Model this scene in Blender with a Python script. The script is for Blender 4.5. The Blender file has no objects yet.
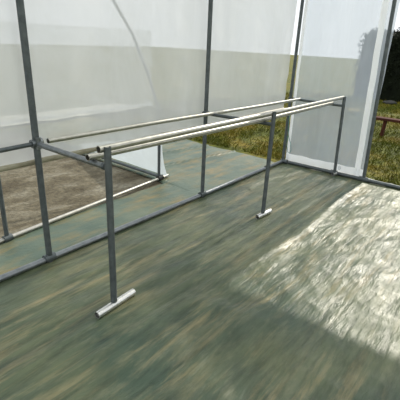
import bpy, bmesh, math, random
from mathutils import Vector, Matrix, noise
random.seed(7)
S = bpy.context.scene
COL = S.collection
V = Vector

# ------------------------------------------------------------------ helpers
def mat(name):
    m = bpy.data.materials.new(name); m.use_nodes = True
    nt = m.node_tree; nt.nodes.clear()
    out = nt.nodes.new('ShaderNodeOutputMaterial')
    return m, nt, out
def nd(nt, typ, **kw):
    n = nt.nodes.new(typ)
    for k, v in kw.items(): setattr(n, k, v)
    return n
def setin(n, d):
    for k, v in d.items(): n.inputs[k].default_value = v
def ramp(nt, fac, stops):
    r = nd(nt, 'ShaderNodeValToRGB'); nt.links.new(fac, r.inputs[0])
    els = r.color_ramp.elements
    while len(els) < len(stops): els.new(0.5)
    for e, (p, c) in zip(els, stops):
        e.position = p; e.color = (*c, 1) if len(c) == 3 else c
    return r.outputs[0]
def coords(nt, scale=(1, 1, 1), rot=(0, 0, 0), loc=(0, 0, 0)):
    g = nd(nt, 'ShaderNodeNewGeometry')
    m = nd(nt, 'ShaderNodeMapping')
    nt.links.new(g.outputs['Position'], m.inputs[0])
    setin(m, {'Scale': scale, 'Rotation': rot, 'Location': loc})
    return m.outputs[0]
def noi(nt, vec, scale=5, detail=4, rough=.55, dist=0):
    n = nd(nt, 'ShaderNodeTexNoise'); nt.links.new(vec, n.inputs['Vector'])
    setin(n, {'Scale': scale, 'Detail': detail, 'Roughness': rough, 'Distortion': dist})
    return n.outputs['Fac']
def mixc(nt, a, b, fac, mode='MIX'):
    m = nd(nt, 'ShaderNodeMix', data_type='RGBA', blend_type=mode)
    for i, x in ((0, fac), (6, a), (7, b)):
        if hasattr(x, 'links'): nt.links.new(x, m.inputs[i])
        else: m.inputs[i].default_value = x if i == 0 else (*x, 1)
    return m.outputs[2]

def metal(name, c1, c2, rough=.42, met=.75):
    m, nt, out = mat(name)
    p = nd(nt, 'ShaderNodeBsdfPrincipled')
    v = coords(nt, (1, 1, 1))
    f = noi(nt, v, 22, 4, .6)
    nt.links.new(ramp(nt, f, [(.3, c1), (.7, c2)]), p.inputs['Base Color'])
    f2 = noi(nt, v, 60, 3, .5)
    mr = nd(nt, 'ShaderNodeMapRange'); nt.links.new(f2, mr.inputs[0]); setin(mr, {3: rough - .1, 4: rough + .12})
    nt.links.new(mr.outputs[0], p.inputs['Roughness'])
    p.inputs['Metallic'].default_value = met
    b = nd(nt, 'ShaderNodeBump'); setin(b, {'Strength': .03, 'Distance': .0006}); nt.links.new(f2, b.inputs['Height'])
    nt.links.new(b.outputs[0], p.inputs['Normal'])
    nt.links.new(p.outputs[0], out.inputs[0]); return m

def film(name, tint, clear, trans=.5, rough=.25, gloss=.10, streak=.0, sc=(1, 1, 1)):
    """thin polythene: part see-through, part milky"""
    m, nt, out = mat(name)
    v = coords(nt, sc)
    f = noi(nt, v, 2.5, 5, .6, .6)
    tp = nd(nt, 'ShaderNodeBsdfTransparent'); tp.inputs[0].default_value = (.97, .985, .98, 1)
    tl = nd(nt, 'ShaderNodeBsdfTranslucent'); tl.inputs[0].default_value = (*tint, 1)
    df = nd(nt, 'ShaderNodeBsdfDiffuse'); df.inputs[0].default_value = (*tint, 1)
    gl = nd(nt, 'ShaderNodeBsdfGlossy'); setin(gl, {'Color': (1, 1, 1, 1), 'Roughness': rough})
    b = nd(nt, 'ShaderNodeBump'); setin(b, {'Strength': .35, 'Distance': .02}); nt.links.new(noi(nt, v, 7, 4, .55, 1.0), b.inputs['Height'])
    for q in (gl,): nt.links.new(b.outputs[0], q.inputs['Normal'])
    m1 = nd(nt, 'ShaderNodeMixShader'); m1.inputs[0].default_value = trans
    nt.links.new(df.outputs[0], m1.inputs[1]); nt.links.new(tl.outputs[0], m1.inputs[2])
    mr = nd(nt, 'ShaderNodeMapRange'); nt.links.new(f, mr.inputs[0]); setin(mr, {1: .3, 2: .7, 3: clear + .07, 4: clear - .07})
    m2 = nd(nt, 'ShaderNodeMixShader'); nt.links.new(mr.outputs[0], m2.inputs[0])
    nt.links.new(m1.outputs[0], m2.inputs[1]); nt.links.new(tp.outputs[0], m2.inputs[2])
    m3 = nd(nt, 'ShaderNodeMixShader'); m3.inputs[0].default_value = gloss
    nt.links.new(m2.outputs[0], m3.inputs[1]); nt.links.new(gl.outputs[0], m3.inputs[2])
    nt.links.new(m3.outputs[0], out.inputs[0]); return m

def simple(name, c1, c2, rough=.6, scale=8, sc=(1, 1, 1), spec=.5, bump=0., bscale=20, bd=.01):
    m, nt, out = mat(name)
    p = nd(nt, 'ShaderNodeBsdfPrincipled')
    v = coords(nt, sc)
    nt.links.new(ramp(nt, noi(nt, v, scale, 5, .6), [(.3, c1), (.7, c2)]), p.inputs['Base Color'])
    setin(p, {'Roughness': rough, 'Specular IOR Level': spec})
    if bump:
        b = nd(nt, 'ShaderNodeBump'); setin(b, {'Strength': bump, 'Distance': bd})
        nt.links.new(noi(nt, v, bscale, 5, .6), b.inputs['Height']); nt.links.new(b.outputs[0], p.inputs['Normal'])
    nt.links.new(p.outputs[0], out.inputs[0]); return m

def link(name, me, m=None, parent=None, smooth=True):
    o = bpy.data.objects.new(name, me); COL.objects.link(o)
    if m: me.materials.append(m)
    if smooth:
        for p in me.polygons: p.use_smooth = True
    if parent: o.parent = parent; o.matrix_parent_inverse = Matrix.Translation(-parent.location)
    return o
def obj(name, bm, m, parent=None, smooth=True):
    me = bpy.data.meshes.new(name); bm.normal_update(); bm.to_mesh(me); bm.free()
    return link(name, me, m, parent, smooth)
def tag(o, label=None, cat=None, group=None, kind=None):
    if label: o['label'] = label
    if cat: o['category'] = cat
    if group: o['group'] = group
    if kind: o['kind'] = kind
    return o
def thing(name, loc, label, cat, group=None):
    o = bpy.data.objects.new(name, None); COL.objects.link(o); o.location = loc; o.empty_display_size = .1
    return tag(o, label, cat, group)

def add_tube(bm, pts, r, seg=16, hollow=True, wall=.0025):
    """round steel tube along a polyline, open ended with a real wall thickness"""
    pts = [V(p) for p in pts]; n = len(pts)
    rings = []
    def frame(i):
        d = (pts[min(i + 1, n - 1)] - pts[max(i - 1, 0)]).normalized()
        a = V((0, 0, 1)) if abs(d.z) < .9 else V((1, 0, 0))
        s = d.cross(a).normalized(); return s, d.cross(s).normalized()
    def ring(i, rad):
        s, t = frame(i)
        return [bm.verts.new(pts[i] + (s * math.cos(2 * math.pi * k / seg) + t * math.sin(2 * math.pi * k / seg)) * rad) for k in range(seg)]
    def bridge(a, b, flip=False):
        for k in range(seg):
            q = [a[k], a[(k + 1) % seg], b[(k + 1) % seg], b[k]]
            bm.faces.new(q[::-1] if flip else q)
    outer = [ring(i, r) for i in range(n)]
    for i in range(n - 1): bridge(outer[i], outer[i + 1])
    if hollow and r > .006:
        inner = [ring(i, r - wall) for i in range(n)]
        for i in range(n - 1): bridge(inner[i], inner[i + 1], True)
        bridge(ring(0, r), ring(0, r - wall), True); bridge(ring(n - 1, r), ring(n - 1, r - wall))
    else:
        bm.faces.new(ring(0, r)); bm.faces.new(ring(n - 1, r)[::-1])
    return bm
def tube(name, pts, r, m, parent=None, seg=16, hollow=True):
    o = obj(name, add_tube(bmesh.new(), pts, r, seg, hollow), m, parent)
    return o
def add_box(bm, c, s, rot=None, bev=.0):
    r = bmesh.ops.create_cube(bm, size=1)
    vs = r['verts']
    M = Matrix.Translation(V(c)) @ (rot.to_4x4() if rot else Matrix.Identity(4)) @ Matrix.Diagonal((*s, 1))
    bmesh.ops.transform(bm, matrix=M, verts=vs)
    if bev:
        es = list({e for v in vs for e in v.link_edges})
        bmesh.ops.bevel(bm, geom=es, offset=bev, segments=2, affect='EDGES', profile=.6)
    return bm
def grid(name, nx, ny, fn, m, parent=None):
    vs = [fn(i / (nx - 1), j / (ny - 1)) for j in range(ny) for i in range(nx)]
    fs = [(j * nx + i, j * nx + i + 1, (j + 1) * nx + i + 1, (j + 1) * nx + i) for j in range(ny - 1) for i in range(nx - 1)]
    me = bpy.data.meshes.new(name); me.from_pydata(vs, [], fs); me.update()
    return link(name, me, m, parent)
def nz(x, y, z=0.): return noise.noise(V((x, y, z)))

# ------------------------------------------------------------------ materials
M_post = metal('weathered_dark_steel', (.085, .10, .105), (.14, .16, .165), .5, .6)
M_zinc = metal('galvanised_steel', (.42, .41, .37), (.56, .55, .50), .34, .92)
M_zinc2 = metal('dull_galvanised_steel', (.18, .20, .21), (.28, .30, .31), .40, .85)
M_foot = metal('bright_cut_steel', (.62, .62, .61), (.80, .80, .78), .28, .9)
M_black = simple('black_plastic', (.01, .01, .01), (.02, .02, .02), .4)
M_film = film('hanging_polythene', (.86, .88, .89), .27, .55, .3, .05, sc=(1, 1, .35))
M_roof = film('roof_polythene', (.86, .89, .88), .45, .6, .4, .04)
M_end = film('end_polythene', (.46, .53, .62), .44, .5, .3, .06, sc=(1, 1.6, .3))
M_skirt = film('low_skirt_polythene', (.72, .80, .86), .12, .5, .3, .08)
M_fold = film('doubled_polythene', (.96, .98, 1.0), .04, .5, .3, .08)
M_far = film('thin_polythene', (.9, .91, .90), .55, .5, .3, .05)
M_hem = simple('rolled_polythene', (.22, .20, .13), (.34, .32, .23), .4, 14)
M_wood = simple('red_brown_painted_wood', (.05, .014, .008), (.085, .026, .014), .9, 10, (1, .2, 1), .3, .3)
M_cord = simple('teal_cord', (.05, .20, .20), (.08, .28, .26), .7)

def floor_material():
    m, nt, out = mat('green_ground_film')
    p = nd(nt, 'ShaderNodeBsdfPrincipled')
    vs = coords(nt, (.35, 2.2, 1), (0, 0, math.radians(4)))
    v = coords(nt)
    base = ramp(nt, noi(nt, v, 1.3, 4, .55), [(.35, (.042, .070, .046)), (.62, (.105, .124, .066))])
    dirt_glare = ramp(nt, noi(nt, coords(nt, (.4, 3.4, 1), (0, 0, math.radians(5))), 3.0, 8, .72, .5), [(.50, (0, 0, 0)), (.68, (1, 1, 1))])  # beige dirt streaks that also paint the glare along the creases
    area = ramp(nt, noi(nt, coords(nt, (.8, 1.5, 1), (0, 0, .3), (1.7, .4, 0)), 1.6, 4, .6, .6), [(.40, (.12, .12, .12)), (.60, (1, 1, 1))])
    dirt_glare = mixc(nt, dirt_glare, area, 1., 'MULTIPLY')
    c = mixc(nt, base, (.29, .235, .12), dirt_glare)
    worn = ramp(nt, noi(nt, coords(nt, (.6, 1.6, 1), (0, 0, .1), (3, 7, 0)), 9, 6, .68), [(.5, (0, 0, 0)), (.75, (.6, .6, .6))])
    c = mixc(nt, c, (.19, .19, .115), worn)
    dk = ramp(nt, noi(nt, vs, 9, 6, .65), [(.3, (.5, .56, .54)), (.55, (1.1, 1.1, 1.1))])
    c = mixc(nt, c, dk, 1., 'MULTIPLY')
    nt.links.new(c, p.inputs['Base Color'])
    rr = nd(nt, 'ShaderNodeMapRange'); nt.links.new(noi(nt, v, 6, 5, .6), rr.inputs[0]); setin(rr, {1: .3, 2: .7, 3: .34, 4: .56})
    nt.links.new(rr.outputs[0], p.inputs['Roughness'])
    p.inputs['Specular IOR Level'].default_value = .42
    b1 = nd(nt, 'ShaderNodeBump'); setin(b1, {'Strength': .42, 'Distance': .009}); nt.links.new(noi(nt, coords(nt, (.6, 2.4, 1), (0, 0, -.25)), 16, 5, .6, .6), b1.inputs['Height'])
    b2 = nd(nt, 'ShaderNodeBump'); setin(b2, {'Strength': .4, 'Distance': .02}); nt.links.new(noi(nt, vs, 9, 4, .5, .5), b2.inputs['Height'])
    nt.links.new(b2.outputs[0], b1.inputs['Normal'])
    nt.links.new(b1.outputs[0], p.inputs['Normal'])
    nt.links.new(p.outputs[0], out.inputs[0]); return m
M_floor = floor_material()

def sheet_material():
    m, nt, out = mat('blue_green_ground_film')
    p = nd(nt, 'ShaderNodeBsdfPrincipled')
    v = coords(nt)
    c = ramp(nt, noi(nt, v, 1.8, 5, .6, .3), [(.3, (.042, .078, .058)), (.5, (.080, .118, .086)), (.7, (.15, .17, .11))])
    d = ramp(nt, noi(nt, coords(nt, (.5, 2.0, 1), (0, 0, .3)), 4, 6, .65), [(.48, (0, 0, 0)), (.68, (.75, .75, .75))])
    c = mixc(nt, c, (.24, .17, .055), d)
    nt.links.new(c, p.inputs['Base Color'])
    setin(p, {'Roughness': .45, 'Specular IOR Level': .4})
    b1 = nd(nt, 'ShaderNodeBump'); setin(b1, {'Strength': .4, 'Distance': .015}); nt.links.new(noi(nt, coords(nt, (1, 2, 1)), 9, 5, .6, .8), b1.inputs['Height'])
    nt.links.new(b1.outputs[0], p.inputs['Normal'])
    nt.links.new(p.outputs[0], out.inputs[0]); return m
M_sheet = sheet_material()

def soil_material():
    m, nt, out = mat('trodden_sandy_soil')
    p = nd(nt, 'ShaderNodeBsdfPrincipled')
    v = coords(nt)
    c = ramp(nt, noi(nt, coords(nt, (1, 2.2, 1), (0, 0, .15)), 1.7, 7, .68, .5), [(.34, (.07, .055, .028)), (.5, (.14, .12, .075)), (.66, (.26, .24, .18))])
    d = ramp(nt, noi(nt, coords(nt, (1, 1, 1), (0, 0, .5)), 26, 5, .7), [(.35, (.6, .6, .6)), (.6, (1.1, 1.1, 1.1))])
    c = mixc(nt, c, d, 1., 'MULTIPLY')
    nt.links.new(c, p.inputs['Base Color']); p.inputs['Roughness'].default_value = .9
    b = nd(nt, 'ShaderNodeBump'); setin(b, {'Strength': .8, 'Distance': .03}); nt.links.new(noi(nt, v, 16, 6, .65), b.inputs['Height'])
    nt.links.new(b.outputs[0], p.inputs['Normal']); nt.links.new(p.outputs[0], out.inputs[0]); return m
M_soil = soil_material()

def lawn_material(blade=False):
    m, nt, out = mat('mown_grass_blades' if blade else 'mown_lawn')
    p = nd(nt, 'ShaderNodeBsdfPrincipled')
    v = coords(nt)
    c = ramp(nt, noi(nt, v, 1.5, 6, .65, .5), [(.30, (.060, .078, .006)), (.48, (.115, .125, .010)), (.62, (.20, .158, .018)), (.8, (.29, .20, .05))])
    d = ramp(nt, noi(nt, v, 17, 4, .7), [(.36, (.38, .42, .35)), (.6, (1.15, 1.15, 1.1))])
    c = mixc(nt, c, d, 1., 'MULTIPLY')
    nt.links.new(c, p.inputs['Base Color']); setin(p, {'Roughness': .8, 'Specular IOR Level': .2})
    if not blade:
        b = nd(nt, 'ShaderNodeBump'); setin(b, {'Strength': .8, 'Distance': .04}); nt.links.new(noi(nt, v, 12, 6, .7), b.inputs['Height'])
        nt.links.new(b.outputs[0], p.inputs['Normal'])
    nt.links.new(p.outputs[0], out.inputs[0]); return m
M_lawn = lawn_material(); M_blade = lawn_material(True)
M_pale = simple('pale_gravel', (.50, .47, .38), (.70, .66, .54), .9, 5, (1, 1, 1), .2, .5, 30)
M_leaf = simple('dark_evergreen', (.004, .006, .003), (.010, .014, .006), .8, 3, spec=.1)

# ------------------------------------------------------------------ the setting
def lawn_h(x, y): return .02 * nz(x * .7, y * .7) + .008 * nz(x * 4, y * 4)
def lawn_fn(u, v):
    a = (u * 2 - 1); b = (v * 2 - 1)
    x = 4 + 46 * a * abs(a) ** .8; y = 2 + 46 * b * abs(b) ** .8
    return (x, y, -.04 + lawn_h(x, y))
tag(grid('lawn', 220, 220, lawn_fn, M_lawn), kind='structure')

def floor_h(x, y):
    w = 1 / (1 + math.exp(-(-.93 - y) / .05))           # the loose sheet beyond the bench lies in soft lumps
    fl = .014 * nz(x * .9, y * 9 + 2 * nz(x * .7, y * .7), 3) + .003 * nz(x * 1.6, y * 22, 7)
    q = V((x * 2.6 + y * .8, y * 3.6, 5.))
    lump = .019 * noise.noise(q + V((nz(x * 2, y * 2), nz(x * 2, y * 2, 9), 0)) * .9)
    rid = (1 - abs(noise.noise(V((x * 4.5, y * 6.5, 11))) * 2)) * .0045 + (1 - abs(noise.noise(V((x * 10 + y * 3, y * 12, 21))) * 2)) * .0025
    ridge = .014 * math.exp(-((y + .99 - .03 * math.sin(x * 3)) / .03) ** 2) * min(1, max(0, (x - .3)))
    h = fl * (1 - w) + (lump + rid) * w + ridge * .7
    edge = min(1, abs(y) / .06, abs(3.1 - x) / .05) 
    foot = 1
    for fx in (-.03, 1.57, 3.1): foot = min(foot, max(0, (math.hypot((x - fx) * .8, (y + .65) * 1.6) - .1) / .15))
    return .002 + max(-.006, min(.03, h * max(0, edge) * foot))
def floor_fn(u, v):
    x = -3.2 + 6.37 * u; y = -3.0 + 3.0 * v
    return (x, y, floor_h(x, y))
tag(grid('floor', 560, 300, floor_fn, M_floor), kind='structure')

# smooth blue-green sheet: strip between the two frames, widening out to the lawn
def sheet_fn(u, v):
    x = -3.2 + 6.34 * u
    ymax = .56 if x < 1.5 else 2.55
    t = max(0, min(1, (x - 1.58) / .06)); ymax = .50 + (2.5 - .50) * t
    y = .01 + (ymax - .01) * v
    xx = x + (.12 * nz(y * 1.4, 3) + .10 * min(1, y) - .10) * max(0, (x - 2.2)) if x > 2.2 else x
    h = .004 + .007 * abs(nz(x * 1.1, y * 6, 2)) + .004 * nz(x * 6, y * 6, 4)
    # two folds running along the sheet
    for fy, fx in ((.86, 2.2), (1.22, 2.6)):
        h += .018 * math.exp(-((y - fy + .18 * (x - fx)) / .012) ** 2) * (1 if x > 1.7 else 0)
    return (xx, y, max(.001, h) * min(1, 14 * v + .15))
tag(grid('ground_sheet', 360, 150, sheet_fn, M_sheet),
    'smooth blue-green plastic ground sheet between the tubular frame and the lawn', 'ground sheet')
tag(grid('soil_bed', 120, 90, lambda u, v: (-4 + 5.66 * u, .44 + 3.1 * v, -.008 + .012 * nz(u * 30, v * 18) + .005 * nz(u * 90, v * 60)), M_soil), kind='structure')
tag(grid('gravel_path', 90, 14, lambda u, v: (-4 + 8.6 * u - v * .0, 4.0 + .75 * v + .08 * nz(u * 20, v), .0 + .012 * nz(u * 40, v * 6)), M_pale), kind='structure')

# grass, short blades
def grass():
    vs, fs = [], []
    def blades(n, x0, x1, y0, y1, hh, ww):
        for _ in range(n):
            x = x0 + (x1 - x0) * random.random() ** 1.3; y = random.uniform(y0, y1)
            if nz(x * 1.7, y * 1.7, 30) < -.25 and random.random() < .7: continue
            h = hh * random.uniform(.5, 1.2); a = random.uniform(0, 6.28); w = ww * random.uniform(.6, 1.2)
            z = -.045 + lawn_h(x, y)
            lx, ly = random.gauss(0, .5) * h, random.gauss(0, .5) * h
            ca, sa = math.cos(a) * w, math.sin(a) * w
            b = len(vs)
            vs.extend([(x - ca, y - sa, z), (x + ca, y + sa, z), (x + ca * .6 + lx * .5, y + sa * .6 + ly * .5, z + h * .7), (x + lx, y + ly, z + h)])
            fs.append((b, b + 1, b + 2)); fs.append((b, b + 2, b + 3))
    blades(42000, 3.32, 7.5, -2.2, 4.2, .05, .0045)
    blades(9000, 7.5, 11, -1, 3.5, .05, .008)
    me = bpy.data.meshes.new('grass_blades'); me.from_pydata(vs, [], fs); me.update()
    o = link('lawn_grass', me, M_blade, smooth=False)
    tag(o, 'short yellow-green mown grass blades covering the lawn outside the frame', 'grass', kind='stuff')
grass()

# ------------------------------------------------------------------ near greenhouse frame
PX = [-1.55, 0.0, 1.555, 3.12]; EAVE = 1.83; RP = .019
gf = thing('greenhouse', (3.12, 0, 0), 'grey steel tube greenhouse frame of tall posts and ground rails around the bench', 'greenhouse frame')
for i, x in enumerate(PX):
    r = RP if i < 2 else .0175
    tube('post', [(x, 0, .0), (x + (.01 if i == 3 else 0), 0, EAVE)], r, M_post, gf)
tube('base_rail', [(-3.1, 0, .022), (3.10, 0, .022)], .019, M_zinc2, gf)
tube('end_base_rail', [(3.13, .02, .022), (3.135, -3.0, .022)], .019, M_post, gf)
tube('post', [(3.13, -.96, 0), (3.12, -.915, EAVE)], .018, M_post, gf)
for y in (-2.95,): 
    for x in PX: tube('post', [(x, y, 0), (x, y, EAVE)], .0175, M_post, gf)
tube('eave_rail', [(-3.1, 0, EAVE + .015), (3.14, 0, EAVE + .015)], .017, M_zinc2, gf)
tube('eave_rail', [(-3.1, -2.95, EAVE + .015), (3.14, -2.95, EAVE + .015)], .017, M_zinc2, gf)
for x in PX:
    tube('rafter', [(x, 0, EAVE + .03), (x, -.75, EAVE + .27), (x, -1.475, EAVE + .38), (x, -2.2, EAVE + .27), (x, -2.95, EAVE + .03)], .016, M_zinc2, gf)
# side rail left of the first post, flattened onto it
tube('side_rail', [(-1.55, .0, .735), (-.75, .0, .748), (-.015, -.0, .763)], .0125, M_post, gf)
# pipe clamps on the base rail
def collar(name, c, axis, r, L, m, parent):
    a = V(axis).normalized(); c = V(c)
    return tube(name, [c - a * L / 2, c + a * L / 2], r, m, parent, hollow=False)
for x in PX[:3]: collar('clamp', (x, 0, .028), (1, 0, 0), .026, .07, M_post, gf)
collar('clamp', (2.74, -.002, .024), (1, 0, 0), .027, .05, M_black, gf)
collar('clamp', (3.13, -.63, .024), (0, 1, 0), .026, .07, M_post, gf)
collar('clamp', (3.13, -.955, .024), (0, 1, 0), .027, .09, M_post, gf)
collar('clamp', (3.12, -.02, .024), (0, 1, 0), .027, .08, M_post, gf)

# ------------------------------------------------------------------ the bench
W = -.626
bench = thing('plant_bench', (1.55, -.4, 0), 'long waist-high bench frame of galvanised steel tubes on three T-shaped feet', 'bench')
def leg(x0, y0, x1, y1, top, fa, fb, r=.0165):
    l = tube('leg', [(x0, y0, .040), (x1, y1, top)], r, M_post, bench, hollow=True)
    f = tube('foot', [fa, fb], .019, M_foot, l)
    return l
leg(-.036, -.665, .004, -.622, .862, (-.155, -.674, .021), (.108, -.658, .021), .0175)
leg(1.552, -.642, 1.60, -.622, .857, (1.478, -.634, .021), (1.665, -.648, .021), .0165)
leg(3.085, -.655, 3.09, -.622, .853, (3.05, -.65, .021), (3.118, -.66, .021), .016)
tube('front_top_tube', [(-.034, -.603, .851), (1.5, -.603, .842), (3.105, -.603, .843)], .0175, M_zinc, bench)
tube('middle_tube', [(-.03, -.510, .793), (.45, -.527, .792), (1.5, -.555, .790), (2.98, -.545, .789)], .0165, M_zinc, bench)
tube('back_tube', [(.048, -.042, .777), (1.0, -.050, .773), (2.2, -.10, .770), (3.11, -.12, .770)], .0145, M_zinc, bench)
# cross tubes from wall post to leg
cz = .762
for i, (xa, xb, r) in enumerate(((0, .004, .0155), (1.555, 1.595, .014), (3.12, 3.09, .0135))):
    tube('cross_tube', [(xa, .02, cz), (xb, -.615, cz - .002)], r, M_zinc2 if i == 0 else M_post, bench)
# saddle clamps at the first wall post
bm = bmesh.new(); add_tube(bm, [(-.03, .0, .764), (.034, -.0, .768)], .024, 16, False)
add_tube(bm, [(.0, -.022, .735), (.0, -.024, .80)], .014, 12, False)
obj('post_clamp', bm, M_zinc2, bench)
bm = bmesh.new(); add_tube(bm, [(1.53, .0, .764), (1.58, -.0, .764)], .022, 16, False); obj('post_clamp', bm, M_post, bench)
bm = bmesh.new(); add_tube(bm, [(.0, -.588, .762), (.003, -.604, .762)], .0185, 14, False); obj('leg_clamp', bm, M_post, bench)

# ------------------------------------------------------------------ near side curtain with its hem rolled round a tube
cur = thing('plastic_curtain', (1.55, .045, .645), 'translucent grey plastic side curtain rolled up behind the bench', 'plastic curtain')
def cur_fn(u, v):
    x = -3.0 + 6.10 * u; z = .645 + (EAVE - .645) * v
    a = .022 * nz(x * 2.2, z * .7) + .010 * nz(x * 8, z * 1.5, 3) + .012 * nz(x * 3 + z * 6, z * 5, 8)
    return (x, .045 + a * min(1, 4 * (1 - v)), z)
grid('film_panel', 260, 50, cur_fn, M_film, cur)
tube('hem_roll', [(-3.0, .045, .643), (0, .045, .645), (1.5, .046, .643), (3.08, .048, .641)], .0165, M_hem, cur, hollow=False)

# end curtain between the corner post and the next post
ec = thing('end_curtain', (3.15, -.47, 0), 'blue-grey translucent plastic end curtain with a white bottom fold right of the corner post', 'plastic curtain')
def end_fn(u, v):
    y = -.02 - .93 * u; z = .05 + 1.78 * v
    a = .016 * nz(y * 5, z * .8, 2) + .010 * nz(y * 14, z * 1.2, 5) + .012 * nz(y * 4 + z * 5, z * 3, 9)
    return (3.162 + a, y + .012 * nz(z * 3, 1), z)
grid('film_panel', 90, 90, end_fn, M_end, ec)
grid('bottom_fold', 90, 10, lambda u, v: (3.152 + .006 * nz(u * 9, v) - .004 * (1 - v), -.02 - .93 * u, .035 + .085 * v + .012 * nz(u * 7, 2) * v), M_fold, ec)
grid('edge_fold', 10, 90, lambda u, v: (3.148 + .004 * nz(u * 3, v * 9), -.845 - .06 * u + .045 * v + .004 * nz(v * 8, 4), .05 + 1.78 * v), M_fold, ec)
grid('edge_fold', 8, 90, lambda u, v: (3.148 + .004 * nz(u * 3, v * 9, 4), -.022 - .035 * u + .004 * nz(v * 8, 8), .05 + 1.78 * v), M_fold, ec)
# strip of spare plastic lying outside the ground rail
def sk_fn(u, v):
    y = -.86 - 2.1 * u; x = 3.155 + .13 * v + .03 * nz(y * 2.5, 1) * v
    h = .028 - .040 * v + .016 * abs(nz(y * 6, v * 2, 3)) + .006 * nz(y * 20, v * 5)
    return (x, y, h)
tag(grid('plastic_skirt', 130, 12, sk_fn, M_fold), 'crumpled white plastic strip lying on the grass outside the right-hand ground rail', 'plastic strip')

# teal cord at the corner post
tag(tube('cord', [(3.105, -.022, .60), (3.10, -.027, .50), (3.10, -.03, .42), (3.10, -.05, .33), (3.10, -.085, .25), (3.10, -.10, .18), (3.10, -.088, .14), (3.10, -.06, .15), (3.10, -.04, .22), (3.10, -.03, .34)], .0035, M_cord, seg=8, hollow=False),
    'thin teal cord hanging in a loop beside the corner post', 'cord')

grid('gable_sun_block', 60, 12, lambda u, v: (3.15 + .004 * nz(u * 9, v), -.02 - 2.95 * u, EAVE - .02 + v * (.06 + .36 * (1 - abs((-2.95 * u + 1.475) / 1.5) ** 2))), M_fold, ec)  # unseen film added above the eave to cut off the sunlit floor patch
# unseen roof cover, added over the near greenhouse to dim the sun
def roof_fn(u, v):
    x = -3.1 + 6.25 * u; y = .02 - 3.0 * v
    t = (y + 1.475) / 1.5
    return (x, y, EAVE + .05 + .36 * (1 - abs(t) ** 2.0) + .006 * nz(x * 3, y * 3))
tag(grid('roof_shade_cover', 130, 50, roof_fn, M_roof), 'unseen translucent plastic roof cover added over the near greenhouse frame to dim the sun', 'plastic cover')

# ------------------------------------------------------------------ neighbouring tunnel
nb = thing('garden_tunnel', (1.61, .6, 0), 'smaller steel tube tunnel frame on the soil behind the bench frame', 'tunnel frame')
tube('base_rail', [(-3.0, .20, .02), (-.11, .44, .02), (1.73, .60, .024)], .0155, M_zinc, nb)
tube('end_base_rail', [(1.615, .60, .040), (1.70, 3.49, .03)], .016, M_post, nb)
tube('far_base_rail', [(-3.0, 3.49, .02), (1.8, 3.49, .02)], .011, M_post, nb)
def hoop(x, y0, r, full=False):
    pts = [(x, y0, 0), (x, y0 - .004, .5), (x, y0 - .004, .68), (x, y0 + .045, .80), (x, y0 + .15, 1.04), (x, y0 + .34, 1.36), (x, y0 + .66, 1.72), (x, y0 + 1.05, 1.96), (x, 2.05, 2.05)]
    if full: pts += [(x, 4.1 - p[1], p[2]) for p in pts[-2::-1]]
    return tube('hoop', pts, r, M_post, nb, 14)
hoop(1.612, .608, .015)
hoop(-.045, .447, .0155)
hoop(-2.9, .25, .0155, True)
tube('ridge_tube', [(-2.95, 2.05, 2.03), (1.64, 2.05, 2.03)], .014, M_zinc2, nb)
collar('clamp', (1.612, .592, .026), (1, .1, 0), .025, .07, M_black, nb)
collar('clamp', (-.043, .444, .024), (1, .1, 0), .024, .06, M_post, nb)
tc = thing('tunnel_end_film', (1.63, 2.0, 0), 'bright white plastic skirt at the open end of the small tunnel behind the bench', 'plastic sheet')
def te_fn(u, v):
    y = .585 + 1.4 * u; x = 1.635 + .04 * u
    zt = .40 - .33 * u
    return (x + .014 * nz(y * 3, v * 2) + .03 * (1 - v) ** 2, y - (.05 * (1 - v) ** 3 if u < .02 else 0), .045 + zt * v + .01 * nz(y * 4, 1) * v)
grid('film_panel', 110, 26, te_fn, M_skirt, tc)
# thin film on the far side of the tunnel
tf = thing('tunnel_side_film', (0, 3.5, 0), 'pale plastic side film hanging along the far side of the small tunnel', 'plastic sheet')
grid('film_panel', 160, 34, lambda u, v: (-3 + 7.4 * u, 3.51 + .02 * nz(u * 22, v * 2) , .16 + 1.3 * v + .02 * nz(u * 16, 2) * (1 - v)), M_far, tf)
grid('hem_fold', 160, 6, lambda u, v: (-3 + 7.4 * u, 3.485 + .02 * nz(u * 30, v), .13 + .05 * v + .03 * nz(u * 16, 2)), M_fold, tf)

# ------------------------------------------------------------------ things on the lawn
wb = thing('wooden_bench', (5.82, -.8, 0), 'low red-brown wooden bench standing on the lawn at the right edge', 'bench')
bm = bmesh.new(); add_box(bm, (5.84, -.80, .262), (.16, 1.16, .04), None, .006); obj('seat', bm, M_wood, wb, False)
for y in (-.40, -1.2):
    bm = bmesh.new(); add_box(bm, (5.84, y, .105), (.10, .04, .275), Matrix.Rotation(math.radians(3), 3, 'X'), .004); obj('leg', bm, M_wood, wb, False)

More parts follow.
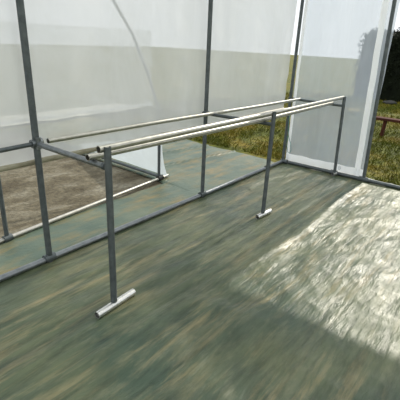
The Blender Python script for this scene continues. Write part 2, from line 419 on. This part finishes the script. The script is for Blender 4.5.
def hedge():
    vs, fs = [], []
    L0, L1 = 1.98, -7.5
    # dense core
    bm = bmesh.new()
    bmesh.ops.create_grid(bm, x_segments=1, y_segments=1, size=.01)
    bm.free()
    def h_fn(u, v):
        y = L0 + (L1 - L0) * u
        a = math.pi * v; e = min(1, .35 + (u * 30) ** .5, ((1 - u) * 8) ** .5 + .01)
        rx = .55 * e; rz = 1.75 * (.7 + .3 * e)
        n = .12 * nz(y * 2, v * 5, 4)
        return (11.6 - (rx + n) * math.copysign(abs(math.cos(a)) ** .5, math.cos(a)), y, -.06 + (rz + n * 2) * math.sin(a) ** .5 if 0 < v < 1 else -.08)
    core = grid('hedge', 120, 28, h_fn, M_leaf)
    for _ in range(16000):
        u = random.random(); v = random.random() * .62; p = V(h_fn(u, v))
        p += V((random.gauss(0, .05), random.gauss(0, .06), random.gauss(0, .05)))
        if p.z < 0: p.z = random.random() * .2
        s = random.uniform(.03, .06); a = V((random.gauss(0, 1), random.gauss(0, 1), random.gauss(0, 1))).normalized(); b = a.orthogonal().normalized()
        i = len(vs); vs.extend([p - a * s, p + b * s * .5, p + a * s, p - b * s * .5]); fs.append((i, i + 1, i + 2, i + 3))
    me = bpy.data.meshes.new('foliage'); me.from_pydata(vs, [], fs); me.update()
    f = link('foliage', me, M_leaf, core, smooth=False)
    tag(core, 'near-black dense hedge at the far edge of the lawn on the right', 'hedge')
hedge()
M_stone = simple('grey_stone', (.035, .036, .033), (.07, .07, .065), .95, 9)
bm = bmesh.new(); bmesh.ops.create_icosphere(bm, subdivisions=3, radius=1)
for v in bm.verts:
    n = 1 + .25 * noise.noise(v.co * 1.7); v.co = V((v.co.x * .14 * n, v.co.y * .17 * n, max(-.3, v.co.z) * .06 * n))
o = obj('stone', bm, M_stone); o.location = (10.35, .66, .0); tag(o, 'flat grey stone lying on the grass in front of the dark hedge', 'stone')

# ------------------------------------------------------------------ light
w = bpy.data.worlds.new('sky'); S.world = w; w.use_nodes = True
bg = w.node_tree.nodes['Background']; bg.inputs[0].default_value = (.95, .98, 1.0, 1); bg.inputs[1].default_value = 1.15
sun = bpy.data.lights.new('sun', 'SUN'); sun.energy = 3.3; sun.angle = math.radians(1.2); sun.color = (1, .93, .80)
so = bpy.data.objects.new('sun', sun); COL.objects.link(so)
el, az = math.radians(35), math.radians(1)
d = V((math.cos(el) * math.cos(az), math.cos(el) * math.sin(az), math.sin(el)))
so.rotation_euler = d.to_track_quat('Z', 'Y').to_euler(); so.location = (6, 0, 6)

# ------------------------------------------------------------------ camera
cam = bpy.data.cameras.new('camera'); co = bpy.data.objects.new('camera', cam); COL.objects.link(co)
cam.sensor_fit = 'HORIZONTAL'; cam.sensor_width = 36; cam.lens = 36 * 397.97 / 400; cam.clip_start = .02
C = V((-1.15273498, -2.08025204, 1.34208636))
fw = V((0.73263366, 0.56901287, -0.37345988)); r = V((0.62539956, -0.77930383, 0.03950855)); u = V((0.26855785, 0.26250694, 0.92680461))
M = Matrix((r, u, -fw)).transposed().to_4x4(); M.translation = C
co.matrix_world = M
S.camera = co
S.view_settings.view_transform = 'Standard'; S.view_settings.look = 'None'
S.view_settings.exposure = 0; S.view_settings.gamma = 1; S.view_settings.use_curve_mapping = False
S.cycles.transparent_max_bounces = 16; S.cycles.max_bounces = 8
